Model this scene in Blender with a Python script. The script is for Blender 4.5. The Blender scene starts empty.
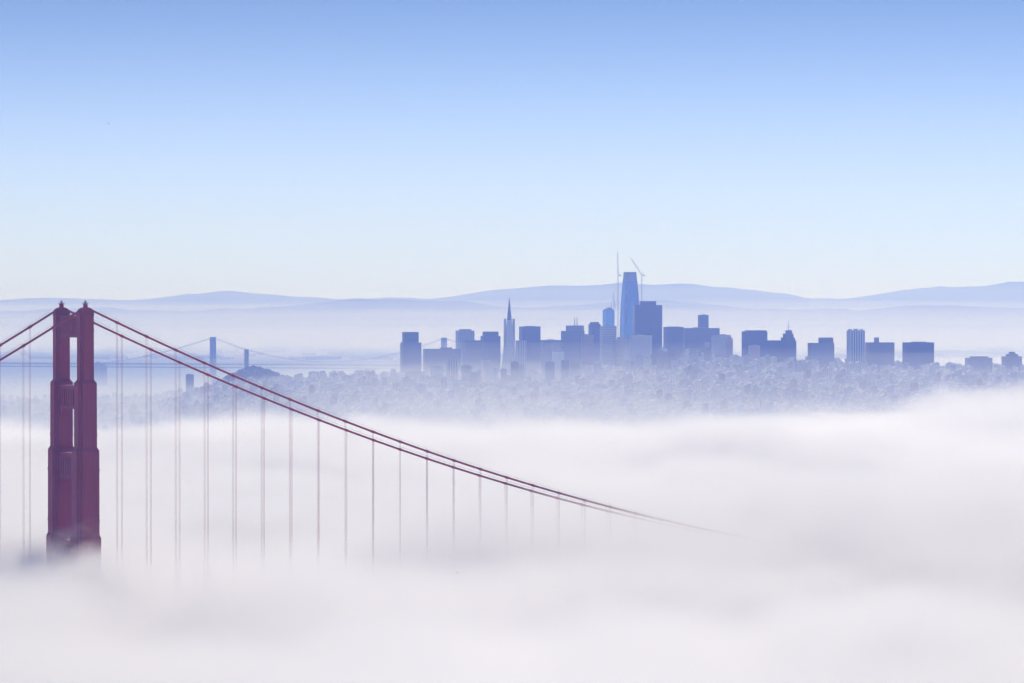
import bpy, math, random
import numpy as np
from mathutils import Vector
R = math.radians
random.seed(7)
rng = np.random.default_rng(7)
S = bpy.context.scene
COL = S.collection

# ------------------------------------------------------------------ camera
CAMZ, HOR, F = 226.0, 309.0, 3840.0
cd = bpy.data.cameras.new('camera'); cam = bpy.data.objects.new('camera', cd); COL.objects.link(cam)
cd.sensor_width = 36.0; cd.lens = 36.0 * F / 1024.0
cd.clip_start = 1.0; cd.clip_end = 200000.0
cam.location = (0, 0, CAMZ)
cam.rotation_euler = (R(90) - math.atan((341.5 - HOR) / F), 0, 0)
S.camera = cam

# ------------------------------------------------------------------ sky, sun, exposure
SUN_EL, SUN_AZ = R(37), R(15)          # azimuth clockwise from +Y (the view direction)
w = bpy.data.worlds.new('World'); S.world = w; w.use_nodes = True
nt = w.node_tree; nt.nodes.clear()
sky = nt.nodes.new('ShaderNodeTexSky'); sky.sky_type = 'NISHITA'; sky.sun_disc = False
sky.sun_elevation = SUN_EL; sky.sun_rotation = SUN_AZ
sky.altitude = 200; sky.air_density = 1.0; sky.dust_density = 0.0; sky.ozone_density = 6.0
# the sky pales towards the horizon faster than the clear-air model: elevation is looked up on a curve
tcw = nt.nodes.new('ShaderNodeTexCoord'); spw = nt.nodes.new('ShaderNodeSeparateXYZ'); cbw = nt.nodes.new('ShaderNodeCombineXYZ')
mxw = nt.nodes.new('ShaderNodeMath'); mxw.operation = 'MAXIMUM'; mxw.inputs[1].default_value = 0.0
pww = nt.nodes.new('ShaderNodeMath'); pww.operation = 'POWER'; pww.inputs[1].default_value = 1.8; pww.name = 'SKYPOW'
mdw = nt.nodes.new('ShaderNodeMath'); mdw.operation = 'MULTIPLY_ADD'; mdw.inputs[1].default_value = 46.0; mdw.inputs[2].default_value = 0.085; mdw.name = 'SKYMAD'
L_ = nt.links.new
L_(tcw.outputs['Generated'], spw.inputs[0]); L_(spw.outputs[2], mxw.inputs[0]); L_(mxw.outputs[0], pww.inputs[0]); L_(pww.outputs[0], mdw.inputs[0])
L_(spw.outputs[0], cbw.inputs[0]); L_(spw.outputs[1], cbw.inputs[1]); L_(mdw.outputs[0], cbw.inputs[2]); L_(cbw.outputs[0], sky.inputs[0])
bg = nt.nodes.new('ShaderNodeBackground'); bg.inputs['Strength'].default_value = 0.102
wo = nt.nodes.new('ShaderNodeOutputWorld')
tint = nt.nodes.new('ShaderNodeMix'); tint.data_type = 'RGBA'; tint.blend_type = 'MULTIPLY'; tint.inputs[0].default_value = 1.0
tint.inputs[7].default_value = (0.92, 0.975, 1.03, 1.0); tint.name = 'TINT'
nt.links.new(sky.outputs[0], tint.inputs[6]); gw = nt.nodes.new('ShaderNodeMath'); gw.operation = 'MULTIPLY'; gw.inputs[1].default_value = 1 / 0.058
g2 = nt.nodes.new('ShaderNodeMath'); g2.operation = 'MULTIPLY'
g3 = nt.nodes.new('ShaderNodeMath'); g3.operation = 'MULTIPLY'; g3.inputs[1].default_value = -1.0
g4 = nt.nodes.new('ShaderNodeMath'); g4.operation = 'EXPONENT'
g5 = nt.nodes.new('ShaderNodeMath'); g5.operation = 'MULTIPLY'; g5.inputs[1].default_value = 0.85
pale = nt.nodes.new('ShaderNodeMix'); pale.data_type = 'RGBA'; pale.inputs[7].default_value = (5.5, 5.85, 6.7, 1.0)
L_(mxw.outputs[0], gw.inputs[0]); L_(gw.outputs[0], g2.inputs[0]); L_(gw.outputs[0], g2.inputs[1]); L_(g2.outputs[0], g3.inputs[0]); L_(g3.outputs[0], g4.inputs[0]); L_(g4.outputs[0], g5.inputs[0])
L_(tint.outputs[2], pale.inputs[6]); L_(g5.outputs[0], pale.inputs[0]); nt.links.new(pale.outputs[2], bg.inputs[0]); nt.links.new(bg.outputs[0], wo.inputs[0])
ld = bpy.data.lights.new('sun', 'SUN'); ld.energy = 2.65; ld.angle = R(0.5); ld.color = (1.0, 0.93, 0.82)
sun = bpy.data.objects.new('sun', ld); COL.objects.link(sun)
sd = Vector((math.sin(SUN_AZ) * math.cos(SUN_EL), math.cos(SUN_AZ) * math.cos(SUN_EL), math.sin(SUN_EL)))
sun.rotation_euler = sd.to_track_quat('Z', 'Y').to_euler(); sun.location = (0, 0, 3000)
S.view_settings.view_transform = 'Standard'; S.view_settings.look = 'None'
S.view_settings.exposure = 0.40; S.view_settings.gamma = 1.0
S.view_settings.use_curve_mapping = False
cy = S.cycles
cy.use_denoising = True
cy.max_bounces = 10; cy.diffuse_bounces = 3; cy.glossy_bounces = 2; cy.transmission_bounces = 4
cy.volume_bounces = 7; cy.transparent_max_bounces = 64
cy.volume_step_rate = 1.0; cy.volume_max_steps = 512
cy.use_adaptive_sampling = True; cy.adaptive_threshold = 0.02; cy.adaptive_min_samples = 24
cy.sample_clamp_indirect = 6.0

HAZE_D = 0.95e-4
HAZE_COL = (0.225, 0.348, 1.0)

# ------------------------------------------------------------------ helpers
def at(px, d, py=None, z=None):
    "point of the place seen at image column px (and row py) at distance d"
    x = (px - 512.0) / F * d
    if z is None:
        z = CAMZ - (py - HOR) / F * d
    return Vector((x, d, z))
def zat(py, d): return CAMZ - (py - HOR) / F * d

class MB:
    "collects shapes into one mesh"
    def __init__(s): s.v = []; s.f = []
    def add(s, vs, fs):
        b = len(s.v); s.v += [tuple(p) for p in vs]; s.f += [tuple(i + b for i in q) for q in fs]; return s
    def box(s, c, size, rz=0.0, taper=1.0):
        cx, cy_, cz = c; hx, hy, hz = size[0] / 2, size[1] / 2, size[2] / 2
        co, si = math.cos(rz), math.sin(rz); vs = []
        for z, k in ((-hz, 1.0), (hz, taper)):
            for x, y in ((-hx, -hy), (hx, -hy), (hx, hy), (-hx, hy)):
                vs.append((cx + (x * co - y * si) * k, cy_ + (x * si + y * co) * k, cz + z))
        return s.add(vs, [(3, 2, 1, 0), (4, 5, 6, 7), (0, 1, 5, 4), (1, 2, 6, 5), (2, 3, 7, 6), (3, 0, 4, 7)])
    def loft(s, rings):
        "rings of equal point count, bottom to top, capped"
        n = len(rings[0]); vs = [p for r in rings for p in r]; fs = []
        for k in range(len(rings) - 1):
            for i in range(n):
                j = (i + 1) % n
                fs.append((k * n + i, k * n + j, (k + 1) * n + j, (k + 1) * n + i))
        fs.append(tuple(range(n - 1, -1, -1))); m = (len(rings) - 1) * n
        fs.append(tuple(range(m, m + n)))
        return s.add(vs, fs)
    def tube(s, pts, r, n=8):
        pts = [Vector(p) for p in pts]; rings = []
        for i, p in enumerate(pts):
            a = pts[max(i - 1, 0)]; b = pts[min(i + 1, len(pts) - 1)]
            t = (b - a).normalized()
            u = t.cross(Vector((0, 0, 1)))
            if u.length < 1e-3: u = Vector((1, 0, 0))
            u.normalize(); v = t.cross(u)
            rr = r[i] if isinstance(r, (list, tuple)) else r
            rings.append([p + (u * math.cos(2 * math.pi * k / n) + v * math.sin(2 * math.pi * k / n)) * rr for k in range(n)])
        return s.loft(rings)
    def build(s, name, mat, parent=None, smooth=False):
        me = bpy.data.meshes.new(name); me.from_pydata(s.v, [], s.f); me.update()
        if smooth: me.polygons.foreach_set('use_smooth', [True] * len(me.polygons))
        o = bpy.data.objects.new(name, me); COL.objects.link(o)
        if mat: me.materials.append(mat)
        if parent: o.parent = parent
        return o

def empty(name, loc, rz=0.0, label=None, cat=None, group=None):
    o = bpy.data.objects.new(name, None); COL.objects.link(o)
    o.location = loc; o.rotation_euler = (0, 0, rz)
    tag(o, label, cat, group); return o
def tag(o, label=None, cat=None, group=None, kind=None):
    for k, v in (('label', label), ('category', cat), ('group', group), ('kind', kind)):
        if v: o[k] = v
    return o

class NT:
    "tiny node-tree writer"
    def __init__(s, name):
        s.m = bpy.data.materials.new(name); s.m.use_nodes = True; s.t = s.m.node_tree; s.t.nodes.clear()
        s.out = s.n('ShaderNodeOutputMaterial')
    def n(s, typ, **kw):
        nd = s.t.nodes.new(typ)
        for k, v in kw.items(): setattr(nd, k, v)
        return nd
    def put(s, sock, v):
        if isinstance(v, (int, float)): sock.default_value = v
        elif isinstance(v, (tuple, list)): sock.default_value = tuple(v) + ((1.0,) if len(v) == 3 and sock.type == 'RGBA' else ())
        else: s.t.links.new(v, sock)
    def math(s, op, a, b=0.0, c=None, clamp=False):
        nd = s.n('ShaderNodeMath', operation=op, use_clamp=clamp)
        s.put(nd.inputs[0], a); s.put(nd.inputs[1], b)
        if c is not None: s.put(nd.inputs[2], c)
        return nd.outputs[0]
    def mix(s, f, a, b):
        nd = s.n('ShaderNodeMix', data_type='RGBA'); s.put(nd.inputs[0], f); s.put(nd.inputs[6], a); s.put(nd.inputs[7], b)
        return nd.outputs[2]
    def noise(s, vec, scale, detail=3.0, rough=0.55):
        nd = s.n('ShaderNodeTexNoise'); s.put(nd.inputs['Vector'], vec)
        nd.inputs['Scale'].default_value = scale; nd.inputs['Detail'].default_value = detail; nd.inputs['Roughness'].default_value = rough
        return nd.outputs[0]
    def bsdf(s, col, rough=0.8, spec=0.3, metal=0.0):
        b = s.n('ShaderNodeBsdfPrincipled'); s.put(b.inputs['Base Color'], col); s.put(b.inputs['Roughness'], rough)
        b.inputs['Specular IOR Level'].default_value = spec; b.inputs['Metallic'].default_value = metal
        s.t.links.new(b.outputs[0], s.out.inputs[0]); return b

def hx(c): return c
def mul(c, k): return tuple(x * k for x in c)

def mat_plain(name, col, rough=0.8, spec=0.3, nscale=0.05, namp=0.25, metal=0.0):
    t = NT(name); tc = t.n('ShaderNodeTexCoord')
    nz = t.noise(tc.outputs['Object'], nscale, 4)
    t.bsdf(t.mix(nz, mul(col, 1 - namp), mul(col, 1 + namp)), rough, spec, metal); return t.m

def mat_facade(name, wall, glass, bay=6.0, floor=4.0, wfrac=0.5, hfrac=0.55, roof=(.3, .3, .3), grough=0.25, vertical=False, metal=0.0):
    "walls with rows of windows; u runs along any face of an upright box, v is height"
    t = NT(name); tc = t.n('ShaderNodeTexCoord'); sp = t.n('ShaderNodeSeparateXYZ')
    t.put(sp.inputs[0], tc.outputs['Object'])
    u = t.math('FRACT', t.math('DIVIDE', t.math('ADD', sp.outputs[0], sp.outputs[1]), bay))
    v = t.math('FRACT', t.math('DIVIDE', sp.outputs[2], floor))
    win = t.math('LESS_THAN', u, wfrac)
    if not vertical: win = t.math('MULTIPLY', win, t.math('LESS_THAN', v, hfrac))
    nz = t.noise(tc.outputs['Object'], 0.03, 4)
    wl = t.mix(nz, mul(wall, 0.8), mul(wall, 1.15))
    ge = t.n('ShaderNodeNewGeometry'); s2 = t.n('ShaderNodeSeparateXYZ'); t.put(s2.inputs[0], ge.outputs['True Normal'])
    top = t.math('GREATER_THAN', s2.outputs[2], 0.6)
    win = t.math('MULTIPLY', win, t.math('SUBTRACT', 1.0, top))
    oi = t.n('ShaderNodeObjectInfo'); hv = t.n('ShaderNodeHueSaturation')
    t.put(hv.inputs['Value'], t.math('MULTIPLY_ADD', oi.outputs['Random'], 0.55, 0.7)); t.put(hv.inputs['Color'], t.mix(top, t.mix(win, wl, glass), roof))
    col = hv.outputs[0]
    t.bsdf(col, t.math('SUBTRACT', 0.85, t.math('MULTIPLY', win, 0.85 - grough)), 0.4, metal); return t.m

def volume_mat(name, density, col, aniso=0.0):
    t = NT(name); v = t.n('ShaderNodeVolumePrincipled')
    t.put(v.inputs['Color'], col); v.inputs['Density'].default_value = density; v.inputs['Anisotropy'].default_value = aniso; v.inputs['Absorption Color'].default_value = (1, 1, 1, 1)
    t.t.links.new(v.outputs[0], t.out.inputs['Volume']); return t, v

def smooth(a, b, x):
    t = np.clip((x - a) / (b - a), 0, 1); return t * t * (3 - 2 * t)

def vnoise(x, y, seed):
    "value noise, vectorised"
    xi = np.floor(x).astype(np.int64); yi = np.floor(y).astype(np.int64); fx = x - xi; fy = y - yi
    fx = fx * fx * (3 - 2 * fx); fy = fy * fy * (3 - 2 * fy)
    def h(a, b):
        n = (a * 374761393 + b * 668265263 + seed * 1274126177) & 0x7fffffff
        n = ((n ^ (n >> 13)) * 1274126177) & 0x7fffffff
        n = n ^ (n >> 16)
        return (n & 0xffff) / 65535.0
    return (h(xi, yi) * (1 - fx) + h(xi + 1, yi) * fx) * (1 - fy) + (h(xi, yi + 1) * (1 - fx) + h(xi + 1, yi + 1) * fx) * fy
def fbm(x, y, sc, seed, octs=4):
    r = 0; a = 0.5
    for k in range(octs): r = r + a * (vnoise(x / sc, y / sc, seed + k) - 0.5); a *= 0.5; sc *= 0.5
    return r * 2

def grid(name, xs, ys, zf, mat, kind='structure', smooth_=True):
    X, Y = np.meshgrid(xs, ys); Z = zf(X, Y)
    n, m = len(xs), len(ys)
    v = np.stack([X.ravel(), Y.ravel(), Z.ravel()], 1)
    i = (np.arange(m - 1)[:, None] * n + np.arange(n - 1)[None, :]).ravel()
    f = np.stack([i, i + 1, i + n + 1, i + n], 1)
    me = bpy.data.meshes.new(name); me.from_pydata(v.tolist(), [], f.tolist()); me.update()
    if smooth_: me.polygons.foreach_set('use_smooth', [True] * len(me.polygons))
    me.materials.append(mat)
    o = bpy.data.objects.new(name, me); COL.objects.link(o); tag(o, kind=kind); return o

# ------------------------------------------------------------------ setting: water, land, hills
t = NT('water'); tc = t.n('ShaderNodeTexCoord')
nz = t.noise(tc.outputs['Object'], 0.004, 5)
b = t.bsdf(t.mix(nz, (.03, .06, .09), (.05, .09, .13)), 0.35, 0.5)
bp = t.n('ShaderNodeBump'); bp.inputs['Strength'].default_value = 0.3; bp.inputs['Distance'].default_value = 2.0
t.put(bp.inputs['Height'], t.noise(tc.outputs['Object'], 0.05, 4)); t.t.links.new(bp.outputs[0], b.inputs['Normal'])
MW = t.m
grid('bay_water', np.linspace(-70000, 70000, 3), np.linspace(-20000, 120000, 3), lambda X, Y: X * 0, MW)

_hp = [(-400, 12), (0, 12), (150, 12), (185, 32), (225, 54), (300, 70), (360, 76), (420, 70), (560, 74), (640, 86), (700, 106),
       (760, 110), (830, 96), (900, 92), (1024, 88), (1500, 60)]
def ground(X, Y):
    X = np.asarray(X, float); Y = np.asarray(Y, float)
    px = X / np.maximum(Y, 1) * F + 512
    hm = np.interp(px, [p[0] for p in _hp], [p[1] for p in _hp])
    prof = smooth(4900, 7600, Y) * (1 - 0.92 * smooth(7900, 9900, Y))
    z = 2 + hm * prof + fbm(X, Y, 700, 3) * 14 * prof + fbm(X, Y, 160, 9, 2) * 5 * prof
    tx, ty = at(252, 8250, z=0).x, 8250
    z = z + 33 * np.exp(-((X - tx) / 60) ** 2 - ((Y - ty) / 150) ** 2)
    shore = 9750 + 120 * fbm(X, Y, 900, 21)
    return np.where((Y > shore) | (Y < 4950), -4.0, z)
t = NT('city_ground'); tc = t.n('ShaderNodeTexCoord')
nz = t.noise(tc.outputs['Object'], 0.012, 5); nz2 = t.noise(tc.outputs['Object'], 0.003, 3)
t.bsdf(t.mix(t.math('GREATER_THAN', nz2, 0.53), t.mix(nz, (.16, .155, .15), (.28, .27, .26)), t.mix(nz, (.05, .065, .035), (.10, .11, .06))), 0.9)
MG = t.m
grid('city_terrain', np.linspace(-1700, 1900, 181), np.linspace(4900, 10200, 213), ground, MG)

ridge = [(-300, 306), (-150, 303), (0, 303), (55, 300), (130, 303), (180, 296), (230, 291.5), (265, 294), (300, 297), (350, 300), (390, 296.5), (430, 298),
         (470, 293), (500, 289.5), (560, 284.5), (620, 283.5), (655, 285), (680, 283.5), (700, 284.5), (760, 289.5), (790, 293.5), (812, 298),
         (860, 297), (900, 290), (940, 284), (985, 286.5), (1010, 284), (1040, 286), (1150, 292), (1350, 300)]
def ridge_z(X, Y, D, dy, seed, wid):
    px = X / D * F + 512
    y = np.interp(px, [p[0] for p in ridge], [p[1] for p in ridge]) + dy
    z = zat(y, D) + fbm(X, Y * 0, 1100, seed, 6) * 52
    k = np.clip(1 - np.abs(Y - D) / wid, 0, 1)
    return -6 + (z + 6) * (k ** 0.8) * (1 + 0.9 * fbm(X, Y * .35, 1500, seed + 3, 5) * (1 - k) * k * 2)
t = NT('hill_land'); tc = t.n('ShaderNodeTexCoord')
nz = t.noise(tc.outputs['Object'], 0.0012, 6)
t.bsdf(t.mix(nz, (.05, .07, .035), (.17, .15, .085)), 0.95)
MH = t.m
grid('hills', np.linspace(-7500, 7500, 620), np.linspace(25000, 31000, 70), lambda X, Y: ridge_z(X, Y, 29000, -2.3, 5, 4000), MH)
def front_z(X, Y):
    px = X / 23500 * F + 512
    y = 303 + 3.0 * np.sin(px / 97.0) + 4 * np.sin(px / 41.0 + 1)
    y = np.where(px > 850, y + 2, y)
    k = np.clip(1 - np.abs(Y - 23500) / 1500, 0, 1)
    return -6 + (zat(y, 23500) + 6 + fbm(X, Y, 1100, 31, 6) * 90) * k ** 0.9
grid('foothills', np.linspace(-5500, 5500, 220), np.linspace(21900, 25100, 40), front_z, MH)
def shore_z(X, Y):
    return np.where(Y > 16200 + 900 * fbm(X, Y, 2600, 41) + np.clip(X, 0, 3000) * 0.8, 3 + 6 * smooth(16500, 20000, Y), -4.0)
t = NT('far_lowland'); tc = t.n('ShaderNodeTexCoord')
nz = t.noise(tc.outputs['Object'], 0.004, 6)
t.bsdf(t.mix(nz, (.07, .08, .06), (.30, .28, .26)), 0.95)
grid('far_shore', np.linspace(-4500, 4500, 120), np.linspace(15000, 22500, 100), shore_z, t.m)

# ------------------------------------------------------------------ air: haze, low mist, fog bank
def air_box(name, x0, x1, y0, y1, z0, z1, m):
    o = MB().box(((x0 + x1) / 2, (y0 + y1) / 2, (z0 + z1) / 2), (x1 - x0, y1 - y0, z1 - z0)).build(name, m)
    tag(o, kind='stuff'); return o
th, vh = volume_mat('haze_air', HAZE_D, HAZE_COL, 0.5)
air_box('haze', -22000, 22000, -3000, 36000, -7.5, 480, th.m)
def shell(name, xs, ys, ztop, zbot, mat):
    n, m = len(xs), len(ys); X, Y = np.meshgrid(xs, ys); A = ztop(X, Y); B = np.minimum(zbot(X, Y), A - 2)
    v = np.concatenate([np.stack([X.ravel(), Y.ravel(), A.ravel()], 1), np.stack([X.ravel(), Y.ravel(), B.ravel()], 1)])
    i = (np.arange(m - 1)[:, None] * n + np.arange(n - 1)[None, :]).ravel(); o = n * m
    f = np.concatenate([np.stack([i, i + 1, i + n + 1, i + n], 1), np.stack([i + o, i + n + o, i + n + 1 + o, i + 1 + o], 1)]).tolist()
    for a in range(n - 1):
        f.append((a, a + o, a + 1 + o, a + 1)); c = (m - 1) * n + a; f.append((c, c + 1, c + 1 + o, c + o))
    for a in range(m - 1):
        p = a * n; f.append((p, p + n, p + n + o, p + o)); p = a * n + n - 1; f.append((p, p + o, p + n + o, p + n))
    me = bpy.data.meshes.new(name); me.from_pydata(v.tolist(), [], f); me.update(); me.materials.append(mat)
    ob = bpy.data.objects.new(name, me); COL.objects.link(ob); tag(ob, kind='stuff'); return ob
gx = np.linspace(-9000, 9000, 61)
for k, (z1, y0, y1, dens, am) in enumerate(((150, 4400, 9600, 0.95e-4, 10), (108, 4450, 9500, 2.6e-4, 14), (86, 4500, 9400, 3.1e-4, 12),
        (350, 18500, 30500, 0.22e-4, 70), (270, 17600, 28500, 0.45e-4, 60), (240, 17000, 28000, 0.45e-4, 60), (210, 16600, 27500, 0.5e-4, 50), (180, 16300, 27000, 0.5e-4, 40), (140, 16000, 26500, 0.6e-4, 40), (95, 15600, 26000, 0.8e-4, 20))):
    tm, vm = volume_mat('low_mist', dens, (0.92, 0.94, 1.0), 0.5)
    sc_ = 2500 if y0 > 12000 else 900
    gxx = gx if y0 > 12000 else np.linspace(-3600, 3600, 121)
    shell('low_mist', gxx, np.linspace(y0, y1, 40), lambda X, Y: (z1 + am * fbm(X, Y, sc_, 90 + k, 3)) * (1 if y0 > 12000 else 0.68 + 0.32 * smooth(140, 430, X / Y * F + 512)), lambda X, Y: X * 0 - 5 - k * .25, tm.m)
# fog: soft, wispy mantle over a dense white body
LUMPS = [  # centre px, distance, height over base, radius across, radius along
    (905, 2150, 17, 130, 320), (690, 2080, 9, 105, 240), (760, 3000, -26, 300, 460), (430, 2800, -20, 240, 420), (1030, 4600, 52, 190, 420), (880, 5000, 16, 120, 300),
    (75, 1780, 2, 60, 120), (330, 4300, 14, 380, 500), (240, 1450, -8, 90, 200), (425, 1900, 19, 95, 190), (530, 1950, 5, 80, 180), (560, 1330, 8, 120, 220)]
LUMPS = [(at(p, d, z=0).x, d, a, rx, ry) for p, d, a, rx, ry in LUMPS]
BASE = [(600, 112), (1400, 117), (2200, 118), (3200, 100), (4500, 82), (5400, 68), (6000, 50), (6700, 22), (7200, 0)]
def fog_top(X, Y):
    z = np.interp(Y, [b[0] for b in BASE], [b[1] for b in BASE])
    for cx, cy_, a, rx, ry in LUMPS: z = z + a * np.exp(-((X - cx) / rx) ** 2 - ((Y - cy_) / ry) ** 2)
    return z
fx = np.linspace(-1500, 1700, 161); fy = np.concatenate([np.arange(420, 7150, 20)])
def core_z(X, Y):
    return fog_top(X, Y) - 60 + fbm(X, Y * 0.8, 420, 61, 5) * 34
t = NT('dense_fog'); t.bsdf((.94, .925, .91), 1.0, 0.0)
core = grid('fog_body', fx, fy, core_z, t.m, kind='stuff')
t = NT('fog_wisps')
tc = t.n('ShaderNodeTexCoord'); sp = t.n('ShaderNodeSeparateXYZ'); t.put(sp.inputs[0], tc.outputs['Object'])
x, y, z = sp.outputs
rp = t.n('ShaderNodeFloatCurve')
cm = rp.mapping; c0 = cm.curves[0]
pts = [((b_[0] - 600) / 6600, b_[1] / 130) for b_ in BASE]
c0.points[0].location = pts[0]; c0.points[-1].location = pts[-1]
for p in pts[1:-1]: c0.points.new(*p)
for p in c0.points: p.handle_type = 'VECTOR'
cm.update()
t.put(rp.inputs['Value'], t.math('DIVIDE', t.math('SUBTRACT', y, 600.0), 6600.0, clamp=True))
top = t.math('MULTIPLY', rp.outputs[0], 130.0)
for cx, cy_, a, rx, ry in LUMPS:
    dx = t.math('DIVIDE', t.math('SUBTRACT', x, cx), rx); dy = t.math('DIVIDE', t.math('SUBTRACT', y, cy_), ry)
    r2 = t.math('MULTIPLY_ADD', dx, dx, t.math('MULTIPLY', dy, dy))
    top = t.math('MULTIPLY_ADD', t.math('EXPONENT', t.math('MULTIPLY', r2, -1.0)), a, top)
mp = t.n('ShaderNodeMapping'); mp.inputs['Scale'].default_value = (1.0, 0.7, 1.6); mp.inputs['Location'].default_value = (3108.0, 1332.0, 0.0); t.put(mp.inputs[0], tc.outputs['Object'])
n1 = t.noise(mp.outputs[0], 1 / 300.0, 5, 0.58)
top = t.math('MULTIPLY_ADD', t.math('SUBTRACT', n1, 0.5), 165.0, top)
dep = t.math('DIVIDE', t.math('SUBTRACT', top, z), 45.0, clamp=True)
dens = t.math('MULTIPLY', t.math('POWER', dep, 1.3), t.math('MULTIPLY_ADD', t.math('DIVIDE', t.math('SUBTRACT', y, 3300.0), 2000.0, clamp=True), -0.0545, 0.06))
vp = t.n('ShaderNodeVolumePrincipled'); t.put(vp.inputs['Color'], (0.986, 0.969, 0.964)); t.put(vp.inputs['Density'], dens)
vp.inputs['Anisotropy'].default_value = 0.35
t.t.links.new(vp.outputs[0], t.out.inputs['Volume'])
fog_m = t.m; fog_m.cycles.volume_step_rate = 0.2
def fog_piece(x0, x1, nx, y0, y1, ny, fog_m=fog_m):
    shell('fog_bank', np.linspace(x0, x1, nx), np.linspace(y0, y1, ny), lambda X, Y: fog_top(X, Y) + 40, lambda X, Y: np.maximum(core_z(X, Y) - 14, -4.5), fog_m)
fog_piece(-760, 860, 60, 420, 2600, 60)
fog_far = fog_m.copy(); fog_far.name = 'fog_wisps_far'; fog_far.cycles.volume_step_rate = 0.15
fog_piece(-1500, 1700, 80, 2600.4, 7130, 80, fog_far)

# ragged wisps drifting round the foot of the near bridge tower
t = NT('tower_wisps'); tc = t.n('ShaderNodeTexCoord'); sp = t.n('ShaderNodeSeparateXYZ'); t.put(sp.inputs[0], tc.outputs['Object'])
x, y, z = sp.outputs
mp = t.n('ShaderNodeMapping'); mp.inputs['Scale'].default_value = (1.0, 1.0, 1.9); mp.inputs['Rotation'].default_value = (0, R(-24), 0); t.put(mp.inputs[0], tc.outputs['Object'])
n1 = t.noise(mp.outputs[0], 1 / 19.0, 4, 0.62)
up = t.math('DIVIDE', t.math('SUBTRACT', 25.0, z), 34.0, clamp=True)
r2 = t.math('MULTIPLY_ADD', t.math('DIVIDE', x, 48.0), t.math('DIVIDE', x, 48.0), t.math('POWER', t.math('ABSOLUTE', t.math('DIVIDE', y, 34.0)), 2.0))
side = t.math('SUBTRACT', 1.0, r2, clamp=True)
d_ = t.math('MULTIPLY', t.math('SUBTRACT', t.math('ADD', n1, t.math('MULTIPLY', up, 0.42)), 0.62, clamp=True), 0.26)
d_ = t.math('MULTIPLY', t.math('MULTIPLY', d_, up), side)
vp = t.n('ShaderNodeVolumePrincipled'); t.put(vp.inputs['Color'], (0.986, 0.969, 0.964)); t.put(vp.inputs['Density'], d_); vp.inputs['Anisotropy'].default_value = 0.35
t.t.links.new(vp.outputs[0], t.out.inputs['Volume']); t.m.cycles.volume_step_rate = 0.6
c = at(78, 1752, z=0)
o = MB().loft([[(64 * math.cos(2 * math.pi * i / 20), 36 * math.sin(2 * math.pi * i / 20), zz) for i in range(20)] for zz in (-22, 26)]).build('fog_wisp', t.m)
o.location = (c.x, c.y, 108); tag(o, kind='stuff')

# ------------------------------------------------------------------ the red bridge
t = NT('orange_red_paint'); tc = t.n('ShaderNodeTexCoord')
nz = t.noise(tc.outputs['Object'], 0.12, 5); mp = t.n('ShaderNodeMapping'); mp.inputs['Scale'].default_value = (1.2, 1.2, 0.05); t.put(mp.inputs[0], tc.outputs['Object'])
st = t.noise(mp.outputs[0], 1.0, 3)
t.bsdf(t.mix(st, t.mix(nz, (.44, .028, .010), (.56, .050, .020)), (.30, .016, .008)), 0.55, 0.35)
MR = t.m
MRC = mat_plain('cable_paint', (.46, .04, .022), 0.6)
MSTEEL = mat_plain('galvanised_steel', (.25, .26, .28), 0.5, 0.5)
MROAD = mat_plain('bridge_asphalt', (.05, .05, .05), 0.9)
MGLASSY = mat_plain('lamp_glass', (.6, .55, .5), 0.2, 0.5)

TH = R(30.7)
BX = at(85.4, 1800, z=0)
gate = empty('suspension_bridge', (BX.x, BX.y, 0), TH, 'orange red suspension bridge whose tall tower and sweeping cables rise out of the fog', 'bridge')
# local frame: x runs along the bridge (toward the far bank), y across it (0 = near cable, 27.4 = far cable)
CW = 27.4
def cruci(L, W, z, x0=0.0, y0=0.0, k=0.62):
    a, b_ = L / 2, W / 2; c, d = a * k, b_ * k
    e = 0.5 * (a + c); g = 0.5 * (b_ + d)
    p = [(a, -d), (a, d), (e, d), (e, g), (c, g), (c, b_), (-c, b_), (-c, g), (-e, g), (-e, d), (-a, d), (-a, -d), (-e, -d), (-e, -g), (-c, -g), (-c, -b_), (c, -b_), (c, -g), (e, -g), (e, -d)]
    return [(x0 + q[0], y0 + q[1], z) for q in p]
tower = empty('tower', (0, 0, 0)); tower.parent = gate
TIERS = [(14.8, 10.8, 4, 66), (13.4, 9.7, 66, 118.5), (11.9, 8.5, 118.5, 159.5), (9.8, 7.1, 159.5, 191.2), (7.2, 5.5, 191.2, 223.0)]
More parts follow.
